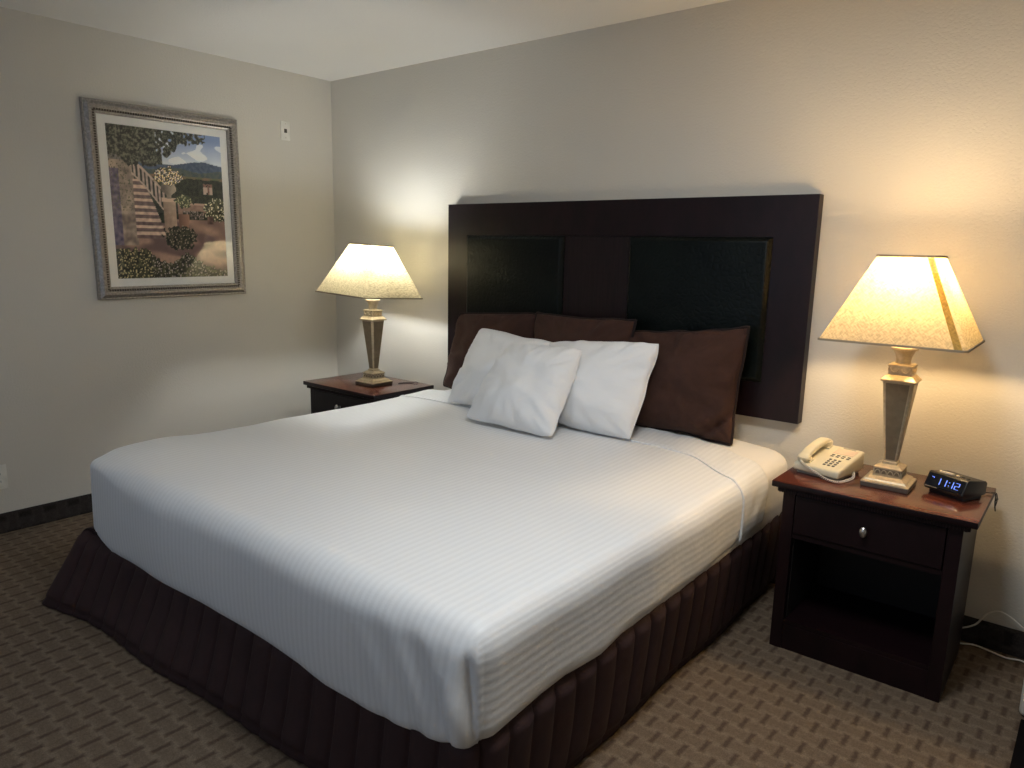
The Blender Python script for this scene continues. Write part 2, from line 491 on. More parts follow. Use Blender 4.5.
# bed skirt : quilted band round left side, foot and right side
def skirt():
    bm = bmesh.new()
    # plan points: (top x, top y, top z, bottom x, bottom y)
    K = [(1.085, -.10, .31, .99, -.10), (1.070, -1.0, .31, .98, -1.0), (1.050, -1.70, .31, .955, -1.75), (1.045, -1.93, .308, .938, -2.03),
         (1.055, -2.04, .306, .930, -2.166), (1.11, -2.035, .290, 1.02, -2.150), (1.24, -2.012, .275, 1.20, -2.115), (1.42, -1.995, .275, 1.40, -2.100), (1.8, -1.99, .29, 1.79, -2.086),
         (2.2, -1.985, .29, 2.2, -2.055), (2.55, -1.985, .285, 2.55, -2.03), (2.95, -1.985, .32, 2.96, -2.028), (3.07, -1.985, .335, 3.065, -2.02),
         (3.088, -1.93, .335, 3.072, -1.95), (3.088, -1.5, .345, 3.062, -1.5), (3.088, -.9, .36, 3.060, -.9), (3.088, -.10, .385, 3.058, -.10)]
    K = [np.array(k) for k in K]
    # dense path
    P = []
    for a, b in zip(K, K[1:]):
        L = math.hypot(b[3] - a[3], b[4] - a[4]); n = max(2, int(L / .0045))
        for i in range(n): P.append(a + (b - a) * i / n)
    P.append(K[-1])
    # smooth the plan a bit
    A = np.array(P)
    for _ in range(22): A[1:-1] = (A[:-2] + 2 * A[1:-1] + A[2:]) / 4
    s = 0; rows = []; nh = 22
    for i, a in enumerate(A):
        if i: s += math.hypot(a[3] - A[i - 1][3], a[4] - A[i - 1][4])
        j0, j1 = max(0, i - 5), min(len(A) - 1, i + 5)
        tx, ty = A[j1][3] - A[j0][3], A[j1][4] - A[j0][4]; l = math.hypot(tx, ty) + 1e-9
        nx, ny = ty / l, -tx / l
        row = []
        for k in range(nh + 1):
            t = k / nh
            e = t ** 1.15
            x = a[0] + (a[3] - a[0]) * e; y = a[1] + (a[4] - a[1]) * e; z = a[2] + (.004 - a[2]) * t
            wob = .012 * noise.noise(Vector((s * 2.5, t * 1.5, 2)))
            ph = (s + wob) / .098
            puff = abs(math.sin(PI * ph)) ** .36
            hem = sstep(.88, .90, t) * .5
            amp = .024 * sstep(0, .10, t) * (1 - sstep(.85, .90, t) * .75)
            d = amp * puff + .006 * math.sin(s * 9 + 1.5) * t - .003 * math.exp(-((t - .885) / .012) ** 2)
            if k == 0: row.append(bm.verts.new((x - nx * .07, y - ny * .07, z - .004)))
            row.append(bm.verts.new((x + nx * d, y + ny * d, z)))
        rows.append(row)
    for r0, r1 in zip(rows, rows[1:]):
        for k in range(nh + 1): bm.faces.new((r0[k], r0[k + 1], r1[k + 1], r1[k]))
    return bm
sk = obj('bed_skirt', skirt(), M['skirt'], smooth=True)
tag(sk, 'dark brown quilted bed skirt hanging around the king bed to the carpet', 'bed skirt')
md = sk.modifiers.new('s', 'SOLIDIFY'); md.thickness = .006; md.offset = -1

# ------------------------------------------------------------------ headboard
hb = thing('headboard', 'wide dark mahogany headboard with two black leather panels mounted on the wall', 'headboard', (0, 0, 0))
bm = bmesh.new()
hx0, hx1, hz0, hz1, yf = 1.10, 3.107, .734, 1.653, -.052
px = [(1.245, 1.900), (2.272, 2.940)]; pz0, pz1 = .885, 1.487
box(bm, hx0, hx1, yf, -.001, pz1, hz1); box(bm, hx0, hx1, yf, -.001, hz0, pz0)
box(bm, hx0, px[0][0], yf, -.001, pz0, pz1); box(bm, px[1][1], hx1, yf, -.001, pz0, pz1)
box(bm, hx0 + .02, hx1 - .02, yf + .03, -.001, pz0, pz1)
obj('board', bm, M['mahog'], hb)
obj('centre_panel', B(px[0][1], px[1][0], yf + .004, yf + .03, pz0, pz1, bev=.0015), M['wood_in'], hb)['label'] = 'vertical grained centre wood panel'
for a, b in px:
    bm = bmesh.new(); n = 24; rings = []
    def prof(t):  # t 0 edge ..1 centre
        return math.sqrt(max(0, 1 - (1 - min(1, t * 1)) ** 2))
    cx, cz, hw, hh = (a + b) / 2, (pz0 + pz1) / 2, (b - a) / 2 - .001, (pz1 - pz0) / 2 - .001
    rings = [[(cx - hw, yf + .03, cz - hh), (cx + hw, yf + .03, cz - hh), (cx + hw, yf + .03, cz + hh), (cx - hw, yf + .03, cz + hh)]]
    for i in range(9):
        t = i / 8; ins = .024 * t; y = yf - .018 * math.sin(t * PI / 2)
        rings.append([(cx - hw + ins, y, cz - hh + ins), (cx + hw - ins, y, cz - hh + ins), (cx + hw - ins, y, cz + hh - ins), (cx - hw + ins, y, cz + hh - ins)])
    loft(bm, rings, False, True)
    obj('leather_panel', bm, M['leather'], hb, angle=35)['label'] = 'padded black croc textured leather panel'

# ------------------------------------------------------------------ pillows
def pillow(name, corners, T, mat, label, cat, group, seed=0, conc=.05, piping=False, wr=.012, fold=None, pw=.50, lump=.30):
    bl, br, tr, tl = [Vector(c) for c in corners]
    org = (bl + br) / 2
    nrm = ((br - bl).cross(tl - bl)).normalized()
    N, Mv = 44, 36
    rnd = Vector((seed * 7.3, seed * 3.1, seed * 1.7))
    def pt(u, v, s):
        uu = u * (1 - conc * (1 - v * v)); vv = v * (1 - conc * 1.1 * (1 - u * u))
        jr = max(abs(u), abs(v)) ** 6
        cr = 1 - .05 * abs(u * v) ** 4; uu *= cr; vv *= cr
        uu += .030 * jr * noise.noise(Vector((u * 1.5, v * 2.6, 4)) + rnd); vv += .040 * jr * noise.noise(Vector((u * 2.6, v * 1.5, 8)) + rnd)
        a, b = (uu + 1) / 2, (vv + 1) / 2
        P = bl * (1 - a) * (1 - b) + br * a * (1 - b) + tr * a * b + tl * (1 - a) * b
        h = T * (max(0, 1 - u * u) * max(0, 1 - v * v)) ** pw
        if s < 0: h *= .5
        # fuller towards the bottom
        h *= 1 + .22 * (-v) * (1 - abs(v))
        q = Vector((u * 1.3, v * 1.3, s * .6)) + rnd
        h *= 1 + lump * noise.noise(q * 1.5)
        if fold: h *= 1 - .8 * math.exp(-((u - v - fold) / .07) ** 2)
        # wrinkles running in from seams and corners
        r = max(abs(u), abs(v)); edge = sstep(.25, .9, r) * (1 - sstep(.96, 1, r))
        ang = math.atan2(v, u)
        w = noise.noise(Vector((math.cos(ang) * 5, math.sin(ang) * 5, r * 1.6)) + rnd) + .6 * noise.noise(Vector((math.cos(ang) * 11, math.sin(ang) * 11, r * 2.2)) + rnd)
        h += wr * w * edge * 1.6
        h += wr * .8 * noise.noise(Vector((u * 3 + v, v * 2.2, s)) * 1.6 + rnd) * (1 - r)
        return P + nrm * h * s - org
    bm = bmesh.new()
    us = [math.sin(PI / 2 * (2 * i / N - 1)) * .55 + (2 * i / N - 1) * .45 for i in range(N + 1)]
    vs = [math.sin(PI / 2 * (2 * i / Mv - 1)) * .55 + (2 * i / Mv - 1) * .45 for i in range(Mv + 1)]
    rim = {}
    G = {}
    for s in (1, -1):
        for i, u in enumerate(us):
            for j, v in enumerate(vs):
                e = i in (0, N) or j in (0, Mv)
                if e:
                    if (i, j) not in rim: rim[(i, j)] = bm.verts.new(pt(u, v, 0))
                    G[(s, i, j)] = rim[(i, j)]
                else: G[(s, i, j)] = bm.verts.new(pt(u, v, s))
        for i in range(N):
            for j in range(Mv): bm.faces.new((G[(s, i, j)], G[(s, i + 1, j)], G[(s, i + 1, j + 1)], G[(s, i, j + 1)]))
    path = [rim[(i, 0)].co.copy() for i in range(N)] + [rim[(N, j)].co.copy() for j in range(Mv)] + [rim[(i, Mv)].co.copy() for i in range(N, 0, -1)] + [rim[(0, j)].co.copy() for j in range(Mv, -1, -1)]
    root = thing(name, label, cat, org, 0, group)
    obj('cushion' if piping else 'pillow_body', bm, mat, root, smooth=True)
    if piping:
        bm = bmesh.new(); tube(bm, path, .0068, 8); obj('piping', bm, M['piping'], root, smooth=True)['label'] = 'dark corded piping'
    else:
        bm = bmesh.new(); tube(bm, path, .0018, 6); obj('seam_edge', bm, mat, root, smooth=True)
    return root
GB = 'brown pillows leaning on the headboard'; GW = 'white pillows at the head of the bed'
pillow('brown_pillow', [(1.175, -.175, .639), (1.80, -.19, .639), (1.81, -.10, 1.105), (1.262, -.125, 1.075)], .10, M['brown'],
       'dark brown pillow at the end of the headboard nearest the picture wall', 'pillow', GB, 1, .045, True)
pillow('brown_pillow', [(1.80, -.23, .639), (2.40, -.23, .639), (2.400, -.16, 1.128), (1.79, -.13, 1.118)], .095, M['brown'],
       'middle brown pillow, mostly hidden behind the white ones', 'pillow', GB, 2, .10, True)
pillow('brown_pillow', [(2.32, -.25, .639), (2.905, -.20, .626), (2.928, -.155, 1.138), (2.325, -.125, 1.062)], .120, M['brown'],
       'large dark brown pillow with piping, nearest the telephone, its whole right end visible', 'pillow', GB, 3, .085, True, .015, 1.50)
pillow('white_pillow', [(1.455, -.43, .639), (2.06, -.45, .639), (2.08, -.28, .985), (1.545, -.27, 1.022)], .10, M['pillow'],
       'white pillow farthest from the telephone, behind the small front pillow', 'pillow', GW, 4, .03)
pillow('white_pillow', [(1.95, -.435, .644), (2.560, -.445, .631), (2.600, -.30, 1.050), (1.98, -.27, .99)], .105, M['pillow'],
       'white pillow leaning against the large dark brown pillow with piping', 'pillow', GW, 5, .03)
pillow('white_pillow', [(1.775, -.632, .640), (2.295, -.640, .632), (2.290, -.42, 1.000), (1.845, -.40, .972)], .105, M['pillow'],
       'small square white pillow in front of the other pillows', 'pillow', GW, 6, .02)

# ------------------------------------------------------------------ nightstand
def nightstand(loc, rz, label):
    t = thing('nightstand', label, 'nightstand', loc, rz, 'matching dark nightstands')
    W, D, Ht = .314, .226, .632       # half width of top, half depth
    bw, bd = .277, .204               # body half sizes
    z1 = .600
    obj('table_top', B(-W, W, -D, D, Ht - .022, Ht, bev=.003), M['top'], t, angle=30)['label'] = 'reddish brown glossy top with dark edges'
    tt_ = [c for c in kids(t) if c.name.startswith('table_top')][0].data
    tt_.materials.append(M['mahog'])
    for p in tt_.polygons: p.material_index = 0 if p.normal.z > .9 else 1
    # reeded moulding under the top
    bm = bmesh.new(); box(bm, -bw - .014, bw + .014, -bd - .012, bd, z1 - .006, Ht - .022)
    n = 64
    for i in range(n):
        x = -bw - .012 + (2 * bw + .024) * (i + .5) / n
        box(bm, x - .0025, x + .0025, -bd - .016, -bd - .011, z1 - .006, Ht - .024)
    for i in range(46):
        y = -bd - .01 + (2 * bd + .008) * (i + .5) / 46
        box(bm, bw + .013, bw + .018, y - .0025, y + .0025, z1 - .006, Ht - .024)
        box(bm, -bw - .018, -bw - .013, y - .0025, y + .0025, z1 - .006, Ht - .024)
    obj('reeded_moulding', bm, M['mahog'], t)
    th = .042
    bm = bmesh.new()
    box(bm, -bw, -bw + th, -bd, bd, 0, z1, bev=.002); box(bm, bw - th, bw, -bd, bd, 0, z1, bev=.002)
    box(bm, -bw + th, bw - th, bd - .015, bd, .02, z1)
    box(bm, -bw + th, bw - th, -bd + .008, bd - .015, .095, .112)      # lower shelf
    box(bm, -bw + th, bw - th, -bd + .004, bd - .015, .428, .446)      # rail under drawer
    box(bm, -bw + th, bw - th, -bd + .004, -bd + .03, 0, .095)        # plinth
    box(bm, -bw + th, bw - th, -bd + .004, bd - .015, z1 - .010, z1)
    obj('cabinet_body', bm, M['mahog'], t)
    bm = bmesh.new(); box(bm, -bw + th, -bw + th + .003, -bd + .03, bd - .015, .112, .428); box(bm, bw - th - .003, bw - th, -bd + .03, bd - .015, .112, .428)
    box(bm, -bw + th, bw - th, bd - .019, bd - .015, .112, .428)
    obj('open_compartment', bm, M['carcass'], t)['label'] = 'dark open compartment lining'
    dr = obj('drawer', B(-bw + th + .003, bw - th - .003, -bd - .002, -bd + .30, .449, z1 - .012, bev=.002), M['mahog'], t)
    bm = bmesh.new()
    prof = [(.006, 0), (.005, .012), (.008, .016), (.0135, .021), (.0145, .026), (.011, .031), (.004, .033)]
    rings = [[(r * .85 * math.cos(a), -bd - .002 - y, .520 + r * 1.25 * math.sin(a)) for a in [2 * PI * k / 20 for k in range(20)]] for r, y in prof]
    loft(bm, rings); obj('knob', bm, M['nickel'], dr, angle=50)['label'] = 'small nickel knob'
    return t
nsR = nightstand((3.506, -.322, 0), math.radians(.7), 'nightstand holding the telephone and alarm clock')
nsL = copy_tree(nsR); nsL.location = (.748, -.352, 0); nsL.rotation_euler.z = math.radians(.5)
nsL['label'] = 'nightstand in the corner holding only a lamp, behind the bed'
TZ = .632

# ------------------------------------------------------------------ lamps
def table_lamp(loc, rz, label):
    t = thing('table_lamp', label, 'lamp', loc, rz, 'matching table lamps')
    bm = bmesh.new(); loft(bm, [sq(.073, 0), sq(.075, .003), sq(.075, .016), sq(.073, .017)])
    b0 = obj('base_plate', bm, M['dusk'], t)
    bm = bmesh.new()
    loft(bm, [sq(.075, .0165), sq(.075, .021), sq(.066, .025), sq(.063, .030), sq(.050, .037), sq(.046, .040), sq(.046, .043)])
    loft(bm, [sq(.042, .043), sq(.042, .066)])
    loft(bm, [sq(.045, .066), sq(.045, .070), sq(.034, .078), sq(.030, .080)])
    loft(bm, [sq(.024, .080), sq(.024, .088), sq(.020, .090)])
    obj('stepped_base', bm, M['champ'], t, angle=25)
    # carved band: recess plus little arches, on four sides
    bm = bmesh.new(); bd = bmesh.new()
    for k in range(4):
        Rm = Matrix.Rotation(k * PI / 2, 4, 'Z')
        box(bd, -.040, .040, -.0432, -.0415, .045, .064, M=Rm)
        for i in range(4):
            x = -.030 + .020 * i
            pts = [(x + .0085 * math.cos(a), -.0445, .0465 + .0145 * math.sin(a)) for a in [PI * q / 8 for q in range(9)]]
            tube(bm, [Rm @ Vector(p) for p in pts], .0018, 6)
        tube(bm, [Rm @ Vector((-.041, -.0445, .0455)), Rm @ Vector((.041, -.0445, .0455))], .0015, 6)
    obj('carved_band', bd, M['bronze'], t); obj('arch_relief', bm, M['champ'], t, smooth=True)
    # inverted obelisk body
    bm = bmesh.new(); z0, z1, w0, w1 = .090, .361, .0195, .0475
    loft(bm, [sq(w0, z0, .004), sq(w1, z1, .008)])
    obj('column', bm, M['champ'], t)
    bm = bmesh.new()
    for k in range(4):
        Rm = Matrix.Rotation(k * PI / 2, 4, 'Z')
        a, b = w0 - .0055, w1 - .011
        zz0, zz1 = z0 + .006, z1 - .004
        y0 = -(w0 + .0005) - .0002; y1 = -(w1 + .0004)
        vs = [Rm @ Vector(p) for p in ((-a, y0 - .0006, zz0), (a, y0 - .0006, zz0), (b, y1, zz1), (-b, y1, zz1), (-a, y0 + .003, zz0), (a, y0 + .003, zz0), (b, y1 + .003, zz1), (-b, y1 + .003, zz1))]
        v = [bm.verts.new(p) for p in vs]
        for q in ((0, 1, 2, 3), (4, 7, 6, 5), (0, 4, 5, 1), (1, 5, 6, 2), (2, 6, 7, 3), (3, 7, 4, 0)): bm.faces.new([v[i] for i in q])
    obj('column_panels', bm, M['bronze'], t)['label'] = 'dark bronze faces of the tapered column'
    bm = bmesh.new()
    loft(bm, [sq(.050, .361), sq(.0545, .364), sq(.0545, .369), sq(.049, .372), sq(.041, .382), sq(.038, .384)])
    loft(bm, [sq(.036, .384), sq(.036, .412)])
    loft(bm, [sq(.0385, .412), sq(.0385, .417), sq(.030, .420)])
    obj('collar', bm, M['champ'], t, angle=25)
    bm = bmesh.new()
    for k in range(4):
        Rm = Matrix.Rotation(k * PI / 2, 4, 'Z')
        for i in (-1, 1):
            pts = [(i * .017 + .0125 * math.cos(a), -.0375, .407 - .015 * math.sin(a)) for a in [PI * q / 8 for q in range(9)]]
            tube(bm, [Rm @ Vector(p) for p in pts], .0022, 6)
    obj('scallop_relief', bm, M['champ'], t, smooth=True)
    bm = bmesh.new()
    loft(bm, [circ(.0245, .419, 32), circ(.0235, .430, 32), circ(.0245, .440, 32), circ(.028, .452, 32), circ(.035, .463, 32), circ(.042, .468, 32), circ(.042, .473, 32), circ(.030, .475, 32)])
    obj('neck', bm, M['champ'], t, angle=40)
    # socket, harp, bulb
    bm = bmesh.new(); loft(bm, [circ(.010, .474, 16), circ(.010, .61, 16)]); loft(bm, [circ(.013, .61, 16), circ(.015, .615, 16), circ(.015, .664, 16), circ(.010, .668, 16)])
    obj('socket', bm, M['nickel'], t, angle=40)
    bm = bmesh.new()
    for s in (1, -1):
        tube(bm, smooth_path([(s * .018, 0, .60), (s * .05, 0, .64), (s * .058, 0, .70), (s * .045, 0, .765), (0, 0, .789)], 6), .0017, 6)
    for k in range(4):
        Rm = Matrix.Rotation(k * PI / 2 + PI / 4, 4, 'Z'); tube(bm, [(0, 0, .789), Rm @ Vector((.116, 0, .787))], .0017, 6)
    obj('harp', bm, M['nickel'], t, smooth=True)
    # shade
    zb, zt, hb_, ht_ = .512, .790, .215, .089
    bm = bmesh.new(); rings = []
    nn = 12
    for i in range(nn + 1):
        q = i / nn; h = hb_ + (ht_ - hb_) * q
        rings.append(sq(h, zb + (zt - zb) * q, .010))
    loft(bm, rings, False, False)
    sh = obj('lamp_shade', bm, M['shade'], t, angle=60)
    sh['label'] = 'square tapered linen shade glowing from inside'
    for (z, h) in ((zb, hb_), (zt, ht_)):
        bm = bmesh.new()
        o_, i_ = sq(h + .003, 0, .011), sq(h - .002, 0, .009)
        zz = (z - .003, z + .004)
        loft(bm, [[(p[0], p[1], zz[0]) for p in o_], [(p[0], p[1], zz[1]) for p in o_], [(p[0], p[1], zz[1]) for p in i_], [(p[0], p[1], zz[0]) for p in i_], [(p[0], p[1], zz[0]) for p in o_]], False, False)
        obj('shade_trim', bm, M['trim'], sh)
    # overlap seam strip on the front face near the right corner
    bm = bmesh.new()
    sl = (hb_ - ht_) / (zt - zb)
    v = [bm.verts.new(p) for p in ((hb_ - .034, -hb_ - .0012, zb + .004), (hb_ - .012, -hb_ - .0012, zb + .004), (ht_ - .012, -ht_ - .0012, zt - .004), (ht_ - .029, -ht_ - .0012, zt - .004))]
    bm.faces.new(v); obj('shade_seam', bm, M['seam'], sh)
    # glass bulb
    bm = bmesh.new()
    prof = [(.012, .668), (.016, .676), (.021, .690), (.0225, .715), (.0225, .742), (.017, .756), (.008, .764)]
    loft(bm, [circ(r, z, 20) for r, z in prof]); return t, bm
def bulb_mat(name, col, s):
    m = NT(name); m.t.nodes.remove(m.b)
    e = m.n('ShaderNodeEmission'); e.inputs[0].default_value = (*col, 1); e.inputs[1].default_value = s
    m.l(e.outputs[0], m.out.inputs[0]); return m.m
BULB_R, BULB_L = 390, 320
lR, bm = table_lamp((3.521, -.322, TZ), math.radians(1), 'lit table lamp with square shade between the telephone and the clock')
obj('bulb', bm, bulb_mat('bulb_glow_warm', (1, .70, .36), BULB_R), lR, smooth=True)
for c in kids(lR):
    if c.name.split('.')[0] in ('column', 'column_panels', 'collar', 'scallop_relief', 'neck'):
        for v in c.data.vertices: v.co.z = .09 + (v.co.z - .09) * 1.035
for c in kids(lR):
    if c.name.startswith('lamp_shade'): c.location = (-.010, -.014, 0); c.scale.y = .94
lL = copy_tree(lR); lL.location = (.800, -.352, TZ); lL.rotation_euler.z = math.radians(0)
lL['label'] = 'lit table lamp with square shade beside the picture wall'
for c in kids(lL):
    if c.name.startswith('bulb'):
        c.data = c.data.copy(); c.data.materials[0] = bulb_mat('bulb_glow_white', (.93, .98, 1), BULB_L)
    if c.name.startswith('lamp_shade'):
        ax = Vector((3.3, -2.7, 0)).normalized(); pv = Matrix.Translation((0, 0, .65))
        c.matrix_basis = Matrix.Translation((-.012, -.004, 0)) @ pv @ Matrix.Rotation(math.radians(-3.2), 4, ax) @ pv.inverted()
        for g in kids(c):
            if g.name.startswith('shade_seam'): bpy.data.objects.remove(g)

# ------------------------------------------------------------------ telephone
ph = thing('telephone', 'cream corded desk telephone with coiled cord on the nightstand', 'telephone', (3.314, -.312, TZ), math.radians(-9)); ph.scale = (.92, .98, .92)
# wedge body: front low, back high
def wedge(x0, x1, y0, y1, zf0, zf1, zb0, zb1):
    bm = bmesh.new(); r = .008
    P = [(x0, y0, zf0), (x1, y0, zf0), (x1, y1, zb0), (x0, y1, zb0), (x0, y0, zf1), (x1, y0, zf1), (x1, y1, zb1), (x0, y1, zb1)]
    v = [bm.verts.new(p) for p in P]
    for q in ((3, 2, 1, 0), (4, 5, 6, 7), (0, 1, 5, 4), (1, 2, 6, 5), (2, 3, 7, 6), (3, 0, 4, 7)): bm.faces.new([v[i] for i in q])
    bmesh.ops.bevel(bm, geom=list(bm.edges), offset=r, segments=3, profile=.5, affect='EDGES')
    return bm
pb = obj('phone_body', wedge(-.092, .092, -.105, .105, .012, .042, .012, .088), M['phone'], ph, angle=40)
bm = bmesh.new(); box(bm, -.082, .082, -.09, .095, 0, .016, bev=.003); obj('foot_stand', bm, M['phonestrip'], ph)
sl = (.088 - .042) / .210
def onph(x, y, h=0): return (x, y, .042 + (y + .105) * sl + h)
Rs = Matrix.Rotation(math.atan(sl), 4, 'X')
def plate(x, y, w, d, h, m, name, parent=None, lab=None):
    bm = bmesh.new(); box(bm, -w / 2, w / 2, -d / 2, d / 2, -.002, h, bev=min(.001, h / 3), M=Matrix.Translation(Vector(onph(x, y))) @ Rs)
    o = obj(name, bm, m, parent or ph)
    if lab: o['label'] = lab
    return o
plate(.036, .060, .080, .048, .0012, M['phonelabel'], 'paper_label', None, 'pale pinkish paper label')
plate(.036, .092, .050, .007, .0014, M['phonestrip'], 'name_strip', None, 'grey strip above the label')
for r in range(2):
    for c in range(4): plate(.006 + .021 * c, .022 - .013 * r, .012, .005, .0025, M['phonekey'], 'function_key', None, 'dark grey function key')
for r in range(4):
    for c in range(3): plate(.016 + .018 * c, -.020 - .0165 * r, .010, .008, .003, M['phonekey'] if True else 0, 'number_key', None, 'grey number key')
# cradle
plate(-.058, .075, .05, .035, .006, M['phone'], 'cradle'); plate(-.058, -.070, .05, .035, .006, M['phone'], 'cradle')
# handset: arched bar with two cups
hs = bmesh.new()
base = lambda y, h: Vector(onph(-.058, y, h))
path = smooth_path([base(-.088, .012), base(-.080, .022), base(-.057, .030), base(0, .035), base(.050, .032), base(.072, .023), base(.082, .012)], 6)
rings = []
n = len(path)
for i, p in enumerate(path):
    t = (path[min(i + 1, n - 1)] - path[max(i - 1, 0)]).normalized(); s = Vector((1, 0, 0)); u = t.cross(s)
    q = abs(2 * i / (n - 1) - 1); w = .0195 + .006 * sstep(.5, .95, q); h = .013 + .006 * sstep(.55, .9, q)
    rings.append([p + s * w * math.copysign(abs(math.cos(a)) ** .6, math.cos(a)) + u * h * math.copysign(abs(math.sin(a)) ** .6, math.sin(a)) for a in [2 * PI * k / 20 for k in range(20)]])
loft(hs, rings)
for y in (-.078, .074):
    T = Matrix.Translation(base(y, 0)) @ Rs
    loft(hs, [[T @ Vector(p) for p in circ(.021, .007, 20)], [T @ Vector(p) for p in circ(.024, .012, 20)], [T @ Vector(p) for p in circ(.024, .026, 20)]])
obj('handset', hs, M['phone'], ph, angle=50)
# coiled cord
bm = bmesh.new()
ctr = smooth_path([(-.062, -.108, .055), (-.035, -.116, .044), (.010, -.119, .026), (.055, -.122, .010), (.095, -.114, .007), (.108, -.070, .007), (.106, -.010, .007), (.086, .03, .020)], 40)
pts = []
prev = None
for i, p in enumerate(ctr):
    t = (ctr[min(i + 1, len(ctr) - 1)] - ctr[max(i - 1, 0)]).normalized(); s = t.cross(Vector((0, 0, 1))).normalized(); u = s.cross(t)
    a = i * .95
    pts.append(p + (s * math.cos(a) + u * math.sin(a)) * .0042)
tube(bm, pts, .0014, 5); obj('coiled_cord', bm, M['cord'], ph, smooth=True)['label'] = 'coiled off-white handset cord'

# ------------------------------------------------------------------ alarm clock
ck = thing('alarm_clock', 'black digital alarm clock showing 11:12 at the nightstand corner', 'clock', (3.717, -.288, TZ), math.radians(-25)); ck.scale = (1.08, 1.08, 1.08)
bm = bmesh.new()
w = .0625
side = [(-.052, .014), (-.060, .024), (-.040, .066), (-.034, .069), (.050, .058), (.058, .050), (.055, .014), (.0, .012)]
L = [bm.verts.new((-w, y, z)) for y, z in side]; Rr = [bm.verts.new((w, y, z)) for y, z in side]
bm.faces.new(L); bm.faces.new(Rr[::-1])
for i in range(len(side)):
    j = (i + 1) % len(side); bm.faces.new((L[i], Rr[i], Rr[j], L[j]))
bmesh.ops.bevel(bm, geom=list(bm.edges), offset=.002, segments=2, profile=.5, affect='EDGES')
obj('clock_body', bm, M['black'], ck, angle=40)
obj('clock_foot', B(-.055, .055, -.042, .050, 0, .016, bev=.003), M['black'], ck)
# tilted front display
ang = math.atan2(.020, .042)
T = Matrix.Translation(Vector((0, -.0504, .0448))) @ Matrix.Rotation(-ang, 4, 'X')
bm = bmesh.new(); box(bm, -w + .003, w - .003, -.0022, .002, -.0215, .0215, bev=.0015, M=T)
dp = obj('display', bm, M['screen'], ck)
def digit(cx, segs, m, s=1):
    bm = bmesh.new(); h, g, tt = .0115 * s, .0075 * s, .0022
    S = {'a': (-g, g, h * 2 - tt, h * 2), 'g': (-g, g, h - tt / 2, h + tt / 2), 'd': (-g, g, 0, tt), 'f': (-g, -g + tt, h, h * 2), 'b': (g - tt, g, h, h * 2), 'e': (-g, -g + tt, 0, h), 'c': (g - tt, g, 0, h)}
    for k in segs:
        x0, x1, z0, z1 = S[k]
        a = .0006
        box(bm, cx + x0 + a * (k in 'agd'), cx + x1 - a * (k in 'agd'), -.0030, -.0020, z0 - h + a, z1 - h - a, M=T @ Matrix.Shear('XZ', 4, (.12, 0)) if False else T)
    return obj('digit', bm, m, dp)
for cx, sg in ((-.0215, 'bc'), (-.002, 'bc'), (.0195, 'bc'), (.039, 'abged')):
    digit(cx, sg, M['led'], .95)['label'] = 'glowing blue digit'
bm = bmesh.new()
for z in (-.005, .005): box(bm, .0125, .0148, -.0030, -.0020, z - .0011, z + .0011, M=T)
obj('colon', bm, M['led'], dp)
bm = bmesh.new(); box(bm, -.045, -.040, -.0030, -.002, .009, .0105, M=T); box(bm, -.0385, -.037, -.0030, -.002, .006, .0105, M=T); obj('indicator', bm, M['led'], dp)
bm = bmesh.new(); box(bm, -.054, -.016, -.0058, -.001, -.0235, -.0215, bev=.0004, M=Matrix.Translation(Vector((0, -.0520, .0448))) @ Matrix.Rotation(-ang, 4, 'X')); obj('trim_strip', bm, M['nickel'], ck)['label'] = 'silver line under the display'
def topz(y): return .069 + (y + .034) * (-.011 / .084)
bm = bmesh.new(); loft(bm, [[(-.026 + .024 * math.cos(a), -.008 + .012 * math.sin(a), topz(-.008 + .012 * math.sin(a)) - .001) for a in [2 * PI * k / 28 for k in range(28)]], [(-.026 + .0225 * math.cos(a), -.008 + .0105 * math.sin(a), topz(-.008 + .0105 * math.sin(a)) + .003) for a in [2 * PI * k / 28 for k in range(28)]]])
obj('snooze_button', bm, M['greybtn'], ck, angle=40)['label'] = 'pale oval snooze button'
for x, mm, lb in ((.012, M['greybtn'], 'pale round button'), (.029, M['dark'], 'black round button'), (.046, M['dark'], 'black round button')):
    bm = bmesh.new(); loft(bm, [circ(.005, topz(-.01) - .001, 16, x, -.012), circ(.0045, topz(-.01) + .003, 16, x, -.012)]); obj('button', bm, mm, ck, angle=40)['label'] = lb

# bundle of black clock cable hanging over the nightstand edge
bm = bmesh.new()
tube(bm, smooth_path([(3.778, -.225, TZ + .012), (3.800, -.190, TZ + .004), (3.816, -.185, TZ + .004), (3.825, -.188, TZ + .001), (3.827, -.190, TZ - .03), (3.831, -.190, TZ - .055)], 6), .0020, 6)
tube(bm, smooth_path([(3.812, -.175, TZ + .004), (3.826, -.178, TZ + .004), (3.831, -.184, TZ - .02), (3.827, -.188, TZ - .045)], 6), .0018, 6)
tube(bm, smooth_path([(3.828, -.200, TZ - .014), (3.832, -.190, TZ - .012), (3.830, -.178, TZ - .014)], 4), .003, 6)
cb = obj('power_cord', bm, M['blackcord'], smooth=True); cb.parent = ck; bpy.context.view_layer.update(); cb.matrix_parent_inverse = ck.matrix_world.inverted(); cb['label'] = 'black cord bundle hanging off the nightstand'
# small cord tail behind the corner lamp
bm = bmesh.new()
tube(bm, smooth_path([(.885, -.24, TZ + .0025), (.905, -.19, TZ + .0025), (.93, -.17, TZ + .0025), (.942, -.160, TZ + .008), (.955, -.150, TZ + .003)], 6), .0022, 6)
lc = obj('power_cord', bm, M['blackcord'], smooth=True); lc.parent = lL; lc.matrix_parent_inverse = lL.matrix_world.inverted()

